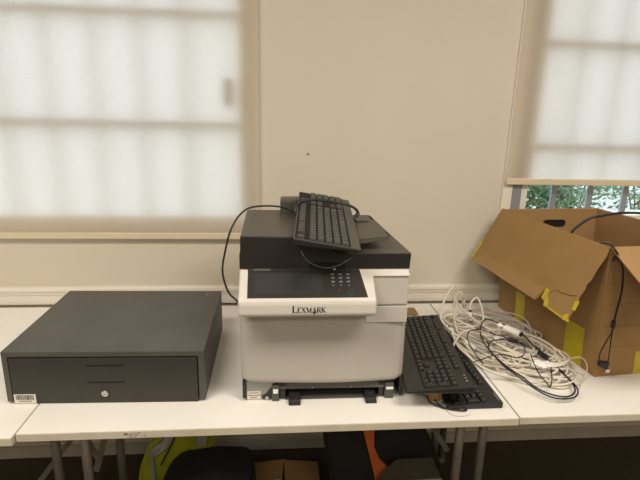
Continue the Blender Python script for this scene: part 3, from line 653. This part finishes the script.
# cable hanging over the box corner, and the thick one arching out of the box
hc = MB(); hpts = [(1.02, -.38, 1.03), (.990, -.45, 1.105), (.9734, -.50, 1.1265), (.9348, -.59, 1.1505), (.9224, -.625, 1.1493), (.9303, -.637, 1.1322), (.9425, -.642, 1.1077), (.9534, -.640, 1.0816), (.9625, -.638, 1.0278), (.9631, -.634, .978), (.9623, -.632, .9342), (.9634, -.63, .8958)]
hc.tube(hpts, .0028, 8)
hc.tube([(.9626, -.63, .910), (.9600, -.63, .886), (.9509, -.63, .8644), (.9405, -.63, .8347), (.9395, -.63, .812), (.946, -.63, .797)], .0018, 8)
hc.tube([(.9640, -.63, .910), (.9655, -.63, .8705), (.9677, -.63, .8321), (.9688, -.63, .806), (.965, -.63, .795)], .0018, 8)
ho = hc.build('usb_cable', M['bcable']); tag(ho, 'black twin cable hanging over the front corner of the open carton', 'cable')
MB().box(.9585, .9670, -.636, -.624, .908, .932, .002).build('cable_clip', M['black'], ho)
pl = MB(); pl.hexa([(.940, -.637, .789), (.966, -.637, .776), (.966, -.622, .776), (.940, -.622, .789), (.942, -.637, .803), (.971, -.637, .800), (.971, -.622, .800), (.942, -.622, .803)], .002, M['black'])
pl.box(.965, .978, -.634, -.625, .766, .778, .001, M['chrome']); tag(pl.build('plug', None, ho), 'black plug with bright metal tip')
tc_ = MB(); tc_.tube([(.985, -.30, .99), (.972, -.34, 1.06), (.974, -.35, 1.12), (1.0, -.352, 1.150), (1.03, -.355, 1.172), (1.065, -.355, 1.180), (1.133, -.355, 1.190), (1.204, -.36, 1.190), (1.30, -.37, 1.175), (1.40, -.38, 1.11), (1.45, -.39, .98), (1.47, -.40, .80), (1.47, -.42, T+.006)], .0042, 10)
tag(tc_.build('power_cable', M['bcable']), 'thick black cable arching up out of the open carton to the right', 'cable')

# ------------------------------------------------------------------ heap of network cables
def plug(p, d, parent, m, s=1, name='plug', red=False):
    d = Vector(d).normalized(); mt_ = frame(p, d, Vector((0, 0, 1)).cross(d))
    b = MB(); b.box(-.004*s, .017*s, -.0058*s, .0058*s, -.0042*s, .0042*s, .0012*s, M['cplug'] if m is None else m)
    b.box(-.016*s, -.003*s, -.0045*s, .0045*s, -.0035*s, .0035*s, .001*s, M['red'] if red else (M['wplug'] if m is None else m))
    return b.build(name, None, parent, mt_)
WLAB = {
 'arch_left': 'white cable curling high at the left rim of the cable heap', 'arch_tall': 'white cable standing tallest at the back left of the cable heap',
 'loop_mid': 'white cable bent in a narrow upright loop near the back left of the heap', 'loop_red': 'white cable in a small upright hoop beside the dark red boot',
 'right_run': 'thin white cable bowing along the carton side of the heap', 'right_edge': 'white cable sweeping round the right end of the heap nearest the carton',
 'stray_end': 'thin cream cable straying from the heap to the carton corner with a bare end', 'stray_second': 'thin cream cable lying flat in front of the carton corner',
 'left_back': 'white cable crossing the back of the heap from side to side', 'front_run': 'white cable running along the front left flank of the heap',
 'over_kb': 'white cable bending over the edge of the keyboards'}
TH = {'stray_end': .0016, 'stray_second': .0014, 'right_run': .0024, 'left_back': .0024}
G1 = 'white network cables in the tangled heap'
for i, (k, pts) in enumerate(WHITE.items()):
    b = MB(); b.tube(pts, TH.get(k, .0036), 8)
    o = b.build('network_cable', M[('cable', 'cable2', 'cable3')[i % 3 if k not in ('stray_end', 'stray_second') else 2]]); tag(o, WLAB[k], 'cable', G1)
    if k in ('loop_red', 'arch_left', 'loop_mid', 'front_run', 'over_kb'):
        p, q = Vector(pts[0]), Vector(pts[1]); e = plug(p, p-q, o, None, 1.2, red=(k == 'loop_red'))
# coiled hanks, each one long cable with several turns
COILS = [ # centre, long half axis, short half axis, angle, turns, height, radius, label, material
 ((.750, -.450, .754), .190, .115, -60, 4, .010, .0036, 'lowest widest coil of white cable spread across the heap', 'cable'),
 ((.720, -.390, .766), .160, .095, -52, 4, .014, .0033, 'middle coil of greyish white cable in the heap, under the white adapter', 'cable2'),
 ((.800, -.480, .760), .120, .085, -62, 5, .014, .0037, 'coil of white cable at the right end of the heap', 'cable'),
 ((.680, -.470, .762), .120, .080, -65, 3, .012, .0034, 'coil of cream cable at the left front of the heap', 'cable3'),
 ((.815, -.285, .756), .135, .080, -55, 4, .012, .0034, 'coil of greyish cable along the carton side of the heap', 'cable2'),
 ((.690, -.310, .774), .110, .070, -55, 3, .016, .0036, 'small coil of white cable on the back left of the heap', 'cable'),
 ((.775, -.450, .776), .110, .075, -52, 3, .008, .0034, 'topmost small coil of cream cable in the middle of the heap', 'cable3'),
 ((.765, -.570, .752), .110, .075, -50, 3, .008, .0034, 'flat coil of white cable nearest the front table edge', 'cable'),
 ((.800, -.540, .764), .080, .060, -40, 3, .010, .0038, 'tight round coil of white cable under the black loop', 'cable'),
 ((.790, -.300, .772), .090, .060, -35, 3, .008, .0034, 'tight round coil of greyish cable behind the white adapter', 'cable2'),
]
for ci, (c, a, b_, an, turns, hh, r, lab, mm) in enumerate(COILS):
    rr = random.Random(ci+11); an = math.radians(an); pts = []; N = 16*turns
    ph = rr.uniform(0, 6.28); f1, f2 = rr.uniform(.3, .45), rr.uniform(.6, .8)
    for k in range(N+1):
        t = 2*math.pi*k/16+ph; s1 = 1+.11*math.sin(t*f1+ci)+.03*math.sin(t*1.3+ci); s2 = 1+.18*math.sin(t*f2+2*ci)+.05*math.cos(t*1.3)
        u, v = a*math.cos(t)*s1, b_*math.sin(t)*s2
        x = c[0]+u*math.cos(an)-v*math.sin(an)+.010*math.sin(t*.37+ci); y = c[1]+u*math.sin(an)+v*math.cos(an)+.010*math.cos(t*.41)
        z = max(T+r+.001, c[2]+hh*math.sin(t*f2*1.9+ci*1.3)*.9+hh*.4*math.sin(t*2+ci))
        x = min(x, .885+(-y)*.085); 
        if x < .610: z = max(z, .775)
        pts.append((x, min(y, -.05), z))
    b = MB(); b.tube(pts, r, 7, step=3)
    o = b.build('network_cable', M[mm]); tag(o, lab, 'cable', G1)
    p, q = Vector(pts[-1]), Vector(pts[-2]); plug(p, p-q, o, None, 1.2)
BLAB = {'long_loop': 'black cable with square plug, looped over the front of the white heap', 'second_loop': 'black cable arching highest over the heap and sweeping to the table front',
 'thin': 'thin black cable bending over the left part of the heap', 'cross': 'thin black cable crossing the heap toward the keyboards', 'drop': 'thin black cable dropping down the right front of the heap'}
for k, pts in BLACK.items():
    off = Vector((0, -.008, .012 if k != 'drop' else .008)); b = MB(); b.tube([Vector(p)+off for p in pts], {'long_loop': .0023, 'second_loop': .0022, 'thin': .0017, 'cross': .0016, 'drop': .0017}[k], 8)
    o = b.build('usb_cable', M['bcable']); tag(o, BLAB[k], 'cable', 'black cables on the heap')
    if k == 'long_loop':
        d_ = Vector(pts[0])-Vector(pts[1]); plug(Vector(pts[0])+off, d_, o, M['black'], 1.0); plug(Vector(pts[-1])+off, Vector(pts[-1])-Vector(pts[-2]), o, M['black'], 1.0)
    if k == 'second_loop': plug(Vector(pts[0])+off, Vector(pts[0])-Vector(pts[1]), o, M['black'], 1.1)
ad = empty('network_adapter', None, mtx=frame((.766, -.438, .812), (.045, -.045, -.008), (.045, .045, 0)))
tag(ad, 'small white rectangular network adapter lying on the cable heap', 'adapter')
MB().box(-.027, .027, -.0135, .0135, -.006, .008, .004, None, 3).build('housing', M['wplug'], ad)
b = MB(); b.tube([(-.024, 0, .001), (-.036, .003, .001), (-.044, .002, -.002)], .0045, 10); b.cyl((-.040, .002, 0), .008, .012, 'x', 16); b.build('strain_relief', M['wplug'], ad)
b = MB(); b.box(.027, .036, -.008, .008, -.005, .006, .002); b.build('socket', M['black'], ad)
for (p, s, lab) in (((.795, -.590, .772), (.030, .018, .010), 'clear plastic bag scrap on the lower right of the cable heap'),):
    b = MB(); bb = bmesh.new(); bmesh.ops.create_icosphere(bb, subdivisions=3, radius=1)
    for v in bb.verts: v.co = Vector((v.co.x*s[0], v.co.y*s[1], v.co.z*s[2]))*(1+.5*noise.noise(v.co*2.5)); 
    b.merge(bb, M['wplug'], False, Matrix.Translation(p)); tag(b.build('plastic_wrapper'), 'crumpled white plastic piece on the lower right of the cable heap', 'wrapper')

# small things by the keyboards
o = MB().box(.478, .540, -.150, -.095, T+.0005, T+.012, .0015); tag(o.build('cardboard_scrap', M['kraft']), 'small brown cardboard scrap behind the printer-side keyboards', 'cardboard')
o = MB(); o.cyl((.428, -.690, T+.018), .024, .035, 'z', 28, M['brownroll'], .001); o.cyl((.428, -.690, T+.0362), .012, .0012, 'z', 24, M['kedge'])
tag(o.build('tape_roll'), 'small round brown roll half hidden under the upper keyboard', 'tape')

# ------------------------------------------------------------------ under the tables
def blob(outline, y0, y1, name, m, parent=None, wob=.02, bev=.03):
    b = MB(); b.prism(outline, y0, y1, 'y', bev, m, 3); bmesh.ops.triangulate(b.bm, faces=b.bm.faces[:]); bmesh.ops.subdivide_edges(b.bm, edges=[e for e in b.bm.edges if e.calc_length() > .05], cuts=2)
    for v in b.bm.verts: v.co += Vector((noise.noise(v.co*7), noise.noise(v.co*7+Vector((5, 0, 0))), noise.noise(v.co*7+Vector((0, 9, 0)))*(1 if v.co.z > FZ+.05 else 0)))*wob; v.co.z = max(v.co.z, FZ+.001)
    for f_ in b.bm.faces: f_.smooth = True
    return b.build(name, None, parent)
tag(blob([(-.41, FZ), (-.40, .20), (-.385, .258), (-.33, .300), (-.22, .322), (-.09, .312), (-.075, .27), (-.07, FZ)], -.47, -.30, 'holdall_bag', M['bagm'], wob=.012), 'black fabric bag on the floor in front of the hi-vis vest', 'bag')
vs = empty('safety_vest', (-.36, -.24, FZ)); tag(vs, 'fluorescent yellow safety vest with grey reflective strips under the middle table', 'vest')
def drape(poly, y, t, name, m, parent, wob=.012):
    b = MB(); b.prism(poly, -t/2, t/2, 'y', 0, m); bmesh.ops.triangulate(b.bm, faces=b.bm.faces[:]); bmesh.ops.subdivide_edges(b.bm, edges=[e for e in b.bm.edges if e.calc_length() > .03], cuts=3)
    for v in b.bm.verts: v.co.y += y+wob*math.sin(v.co.x*38+v.co.z*9)
    for v in b.bm.verts: v.co -= Vector((-.36, -.24, FZ))
    return b.build(name, None, parent)
drape([(-.53, FZ+.002), (-.515, .17), (-.478, .272), (-.42, .34), (-.385, .42), (-.215, .44), (-.222, .33), (-.25, .25), (-.27, FZ+.002)], -.24, .010, 'vest_fabric', M['vest'], vs)
drape([(-.474, .252), (-.462, .272), (-.375, .342), (-.375, .295), (-.455, .235), (-.472, .228)], -.251, .004, 'reflective_strip', M['refl'], vs)
drape([(-.472, FZ+.02), (-.474, .24), (-.458, .24), (-.456, FZ+.02)], -.251, .004, 'reflective_strip', M['refl'], vs)
drape([(-.300, .28), (-.292, .325), (-.250, .335), (-.262, .28)], -.251, .004, 'reflective_strip', M['refl'], vs)
b = MB(); b.tube([Vector(p)-Vector((-.36, -.24, FZ)) for p in [(-.355, -.262, .36), (-.378, -.262, .31), (-.395, -.262, .27), (-.43, -.262, .20)]], .003, 6); b.build('zip', M['black'], vs)
cb = empty('cardboard_box', (.010, -.33, FZ)); tag(cb, 'brown cardboard box on the floor under the middle table, mostly hidden in shadow', 'box')
b = MB(); hh = .105
b.box(-.15, .15, -.10, -.096, 0, hh, .0008); b.box(-.15, .15, .096, .10, 0, hh, .0008); b.box(-.15, -.146, -.10, .10, 0, hh, .0008); b.box(.146, .15, -.10, .10, 0, hh, .0008); b.box(-.15, .15, -.10, .10, 0, .004)
b.build('carton_body', M['kraft'], cb)
b = MB(); b.hexa([(-.15, -.10, hh), (.0, -.10, hh), (.02, .10, hh), (-.15, .10, hh), (-.15, -.10, hh+.004), (.0, -.10, hh+.022), (.02, .10, hh+.022), (-.15, .10, hh+.004)]); b.build('flap', M['kraft'], cb)
b = MB(); b.hexa([(.02, -.10, hh), (.15, -.10, hh), (.15, .10, hh), (.02, .10, hh), (.02, -.10, hh+.018), (.15, -.10, hh+.004), (.15, .10, hh+.004), (.02, .10, hh+.018)]); b.build('flap', M['kraft'], cb)
tag(MB().hexa([(-.02, -.43, .176), (.09, -.42, .180), (.10, -.36, .181), (-.005, -.34, .184), (-.02, -.43, .1775), (.09, -.42, .1815), (.10, -.36, .1825), (-.005, -.34, .1855)]).build('paper_sheet', M['paper']), 'white paper sheet lying on the carton under the middle table', 'paper')
tag(blob([(.185, FZ), (.19, .28), (.165, .38), (.15, .50), (.17, .62), (.30, .66), (.44, .63), (.50, .47), (.56, .33), (.585, .20), (.60, FZ)], -.50, -.375, 'rucksack', M['bagm'], wob=.010), 'large black rucksack on the floor under the right half of the middle table', 'bag')
b = MB(); pz_ = [(.272, .52), (.312, .52), (.316, .44), (.335, .395), (.372, .355), (.350, .29), (.335, .25), (.322, .33), (.296, .43)]
b.prism(pz_, -.512, -.500, 'y', .002); tag(b.build('webbing_strap', M['orange']), 'orange strap hanging in front of the black rucksack', 'strap')
wb = empty('waste_bin', (.43, -.58, FZ)); tag(wb, 'dark olive plastic bin with a pale rim, right of the orange strap', 'bin')
pts = [(-.115, .0), (-.113, .265), (-.075, .325), (-.045, .356), (.075, .358), (.080, .0)]
b = MB(); b.prism(pts, -.05, .05, 'y', .004); b.build('bin_body', M['bin'], wb)
b = MB(); b.tube([(x_, -.051, z_) for x_, z_ in [(-.112, .262), (-.078, .322), (-.058, .346), (-.040, .357), (.074, .359)]], .0022, 6); b.build('rim', M['rim'], wb)
b = MB(); b.sph((.018, -.053, .352), .005, None, (1.5, .5, .7)); b.build('rim_clip', M['bolt'], wb)
